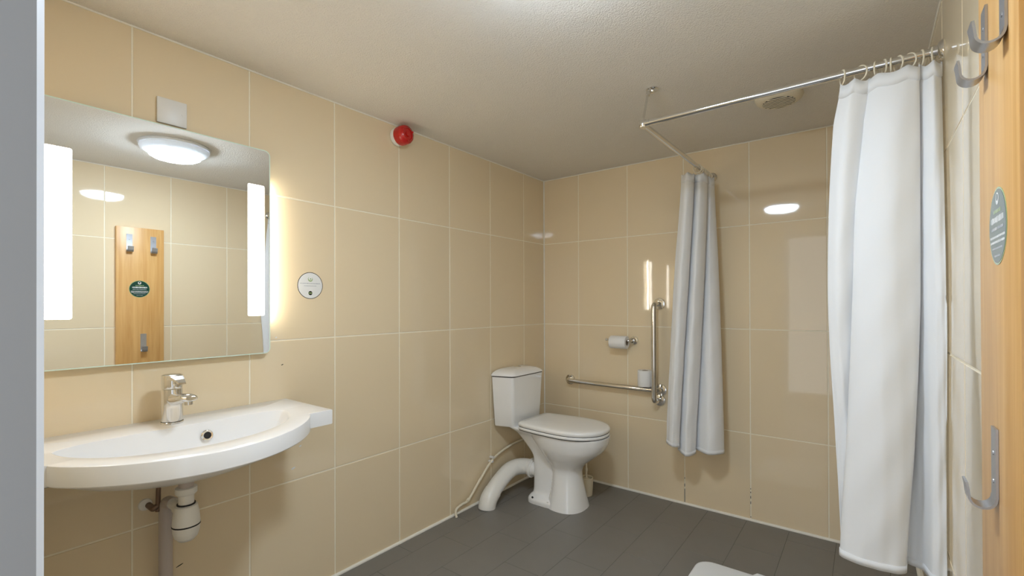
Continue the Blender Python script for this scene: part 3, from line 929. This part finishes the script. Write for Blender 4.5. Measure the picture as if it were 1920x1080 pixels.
# ------------------------------------------------------------------ curtains
def cr1(vals, q):
    """Catmull-Rom through a list of tuples, q in 0..len-1"""
    i = min(int(q), len(vals) - 2)
    f = q - i
    p0, p1, p2, p3 = vals[max(i - 1, 0)], vals[i], vals[i + 1], vals[min(i + 2, len(vals) - 1)]
    return [0.5 * ((2 * b) + (-a + c) * f + (2 * a - 5 * b + 4 * c - d) * f * f + (-a + 3 * b - 3 * c + d) * f ** 3)
            for a, b, c, d in zip(p0, p1, p2, p3)]
def curtain(name, levels, zs, label, nu=150, nv=70, xmax=99, top_dip=None, hem=None):
    """levels: plan control points per height (top first); a hanging cloth sheet with folds"""
    nP = len(levels[0])
    bm = bmesh.new()
    rows = []
    org = Vector((levels[0][nP // 2][0], levels[0][nP // 2][1], zs[0]))
    for j in range(nv + 1):
        zq = j / nv
        z = zs[0] + (zs[-1] - zs[0]) * zq
        # locate level parameter
        lv = 0
        for i in range(len(zs) - 1):
            if z <= zs[i] + 1e-9:
                lv = i + (zs[i] - z) / (zs[i] - zs[i + 1])
        lv = min(max(lv, 0), len(zs) - 1)
        pts = [cr1([L[k] for L in levels], lv) if len(levels) > 1 else levels[0][k] for k in range(nP)]
        row = []
        for i in range(nu + 1):
            q = (nP - 1) * i / nu
            x, y = cr1(pts, q)
            wv = 0.0007 * math.sin(i * 0.9 + 3 * math.sin(zq * 5)) + 0.0015 * math.sin(zq * 40 + i * 0.35)
            zz = z + (cr1(hem, q)[0] * zq ** 2 if hem else 0.0)
            if top_dip and j < 8:
                zz -= top_dip * (1 - j / 8) * abs(math.sin(PI * q * 0.9)) ** 1.2
            row.append(bm.verts.new(Vector((min(x, xmax), y + wv * (0.3 + zq), zz)) - org))
        rows.append(row)
    for a, b in zip(rows, rows[1:]):
        for i in range(nu):
            bm.faces.new((a[i], a[i + 1], b[i + 1], b[i]))
    # hem band as a part of its own
    t = tag(empty(name, org), label, 'shower curtain', 'shower curtains')
    o = bm_obj('cloth', bm, M['curtain'], t, 180)
    md = o.modifiers.new('thickness', 'SOLIDIFY')
    md.thickness = 0.0016
    me = o.data
    # top heading band and bottom hem: the same sheet's edge strips, slightly proud
    def strip(nm, r0, r1):
        b2 = bmesh.new()
        nn = []
        for j in range(r0, r1 + 1):
            nn.append([b2.verts.new(me.vertices[j * (nu + 1) + i].co) for i in range(nu + 1)])
        for a, b in zip(nn, nn[1:]):
            for i in range(nu):
                b2.faces.new((a[i], a[i + 1], b[i + 1], b[i]))
        s = bm_obj(nm, b2, M['curtain'], o, 180)
        m2 = s.modifiers.new('thickness', 'SOLIDIFY')
        m2.thickness = 0.0042
        m2.offset = 0
    strip('heading_band', 0, 2)
    strip('hem', nv - 1, nv)
    return t

X2 = lambda px: 1.94 + (px - 1574) * 0.001356
def lev(rows):
    return [(X2(a), -1.10 + d) for a, d in rows]
c2 = [
    lev([(1576, 0), (1602, -.022), (1632, -.004), (1640, .03), (1634, -.006), (1680, -.030), (1720, -.026), (1726, -.006), (1722, .008), (1730, -.008), (1750, -.020), (1766, .000)]),
    lev([(1560, 0), (1592, -.030), (1628, .004), (1634, .036), (1624, -.012), (1674, -.050), (1720, -.034), (1726, -.010), (1721, .006), (1730, -.014), (1750, -.038), (1767, -.012)]),
    lev([(1549, 0), (1578, -.032), (1619, .012), (1626, .042), (1605, -.020), (1664, -.064), (1719, -.038), (1725, -.012), (1719, .006), (1728, -.016), (1748, -.056), (1766, -.050)]),
    lev([(1547, 0), (1574, -.020), (1614, .02), (1620, .046), (1597, -.026), (1658, -.070), (1717, -.040), (1723, -.008), (1716, .012), (1727, -.012), (1748, -.066), (1766, -.072)]),
    lev([(1560, .01), (1584, .004), (1610, .04), (1613, .054), (1584, -.028), (1646, -.070), (1706, -.042), (1712, .016), (1706, .036), (1726, .004), (1746, -.050), (1766, -.050)]),
    lev([(1570, .03), (1590, .03), (1610, .05), (1612, .06), (1569, -.026), (1632, -.064), (1690, -.042), (1697, .014), (1702, .040), (1728, .020), (1742, -.044), (1766, -.050)]),
]
curtain('shower_curtain', c2, [2.038, 1.90, 1.60, 1.25, 0.82, 0.432], 'long white shower curtain bunched against the right wall', xmax=XR - 0.006, top_dip=0.012)
c1 = [
    [(1.156, -.300), (1.196, -.335), (1.224, -.296), (1.208, -.250), (1.252, -.278), (1.279, -.226), (1.256, -.175), (1.280, -.165), (1.288, -.110), (1.240, -.050)],
    [(1.112, -.290), (1.160, -.330), (1.192, -.288), (1.176, -.240), (1.226, -.276), (1.258, -.216), (1.238, -.165), (1.282, -.185), (1.312, -.120), (1.240, -.050)],
    [(1.078, -.280), (1.124, -.320), (1.154, -.278), (1.136, -.230), (1.192, -.268), (1.228, -.208), (1.206, -.158), (1.284, -.205), (1.330, -.130), (1.250, -.050)],
    [(1.050, -.270), (1.096, -.312), (1.124, -.272), (1.104, -.220), (1.160, -.258), (1.196, -.200), (1.180, -.150), (1.282, -.222), (1.343, -.140), (1.256, -.050)],
]
curtain('shower_curtain', c1, [2.038, 1.50, 0.95, 0.408], 'white shower curtain gathered beside the upright grab rail', nu=130, top_dip=0.010,
        hem=[(.045,), (.040,), (.030,), (.0,), (-.018,), (-.012,), (.0,), (.004,), (.006,), (.0,)])

def ring_obj(loc, tilt, ax, n_, label):
    R, r = 0.0215, 0.0026
    bm = bmesh.new()
    rings = []
    for k in range(28):
        a = 2 * PI * k / 28
        c = Vector((0, R * math.cos(a), R * 1.12 * math.sin(a)))
        rr = Vector((0, math.cos(a), math.sin(a)))
        rings.append([c + (rr * math.cos(2 * PI * q / 8) + Vector((1, 0, 0)) * math.sin(2 * PI * q / 8)) * r for q in range(8)])
    rings.append(rings[0])
    add_rings(bm, rings, False, False)
    bmesh.ops.remove_doubles(bm, verts=bm.verts, dist=1e-6)
    o = bm_obj('curtain_ring', bm, M['cream'], None, 180)
    o.location = loc
    o.rotation_euler = (0, 0, ax + tilt)
    tag(o, label, 'curtain ring', 'curtain rings')
    return o
ORD = ['nearest to', 'second from', 'third from', 'fourth from', 'fifth from', 'sixth from', 'seventh from', 'eighth from', 'farthest from']
for k, (x, tl) in enumerate(((2.180, -0.25), (2.152, 0.2), (2.122, 0.9), (2.096, 0.5), (2.078, -0.1), (2.060, 0.25), (2.038, -0.2), (1.998, 0.9), (1.948, 0.35))):
    ring_obj((x, RY - 0.006 * (x - RX) / (XR - RX), RZ - 0.0105), tl, 0, 0, 'cream curtain ring on the long rail, %s the right wall' % ORD[k])
ys_ = ((-0.080, 0.0), (-0.130, 0.2), (-0.180, -0.3), (-0.222, 0.4), (-0.262, -0.2), (-0.300, 0.3))
for k, (y, tl) in enumerate(ys_):
    ring_obj((RX + 0.010 * (y - RY) / -RY, y, RZ - 0.0105), tl, PI / 2, 0,
             'cream curtain ring on the short rail, %s the back wall' % (ORD[k] if k < 5 else 'farthest from'))

# ------------------------------------------------------------------ white mat on the floor
t = tag(empty('bath_mat', (1.34, -0.655, 0)), 'white folded mat lying flat on the grey floor at the bottom edge', 'mat')
def mat_slab(name, x0, x1, y0, y1, z0, z1, r, m):
    out = [(x, y) for x, y in rrect(x0, x1, y0, y1, r, 8)]
    bm = bmesh.new()
    cxm, cym = (x0 + x1) / 2, (y0 + y1) / 2
    def ins(d):
        return [(cxm + (x - cxm) * (1 - 2 * d / (x1 - x0)), cym + (y - cym) * (1 - 2 * d / (y1 - y0))) for x, y in out]
    rings = [[(x, y, z) for x, y in ins(d)] for d, z in ((0.006, z0), (0.0, z0 + 0.006), (0.0, z1 - 0.008), (0.004, z1 - 0.002), (0.012, z1))]
    add_rings(bm, rings)
    return bm_obj(name, bm, m, t, 50)
mat_slab('lower_fold', 0.0, 0.42, -0.62, 0.0, 0.0, 0.016, 0.075, M['mat'])
mat_slab('upper_fold', 0.004, 0.416, -0.615, -0.004, 0.0145, 0.030, 0.072, M['mat'])
bm = bmesh.new()
add_rings(bm, [[(0.235, -0.020, 0.026), (0.330, -0.020, 0.026), (0.330, -0.050, 0.026), (0.235, -0.050, 0.026)],
               [(0.262, -0.004, 0.040), (0.300, -0.004, 0.040), (0.300, -0.010, 0.042), (0.262, -0.010, 0.042)]])
bm_obj('turned_corner', bm, M['mat'], t, 60)
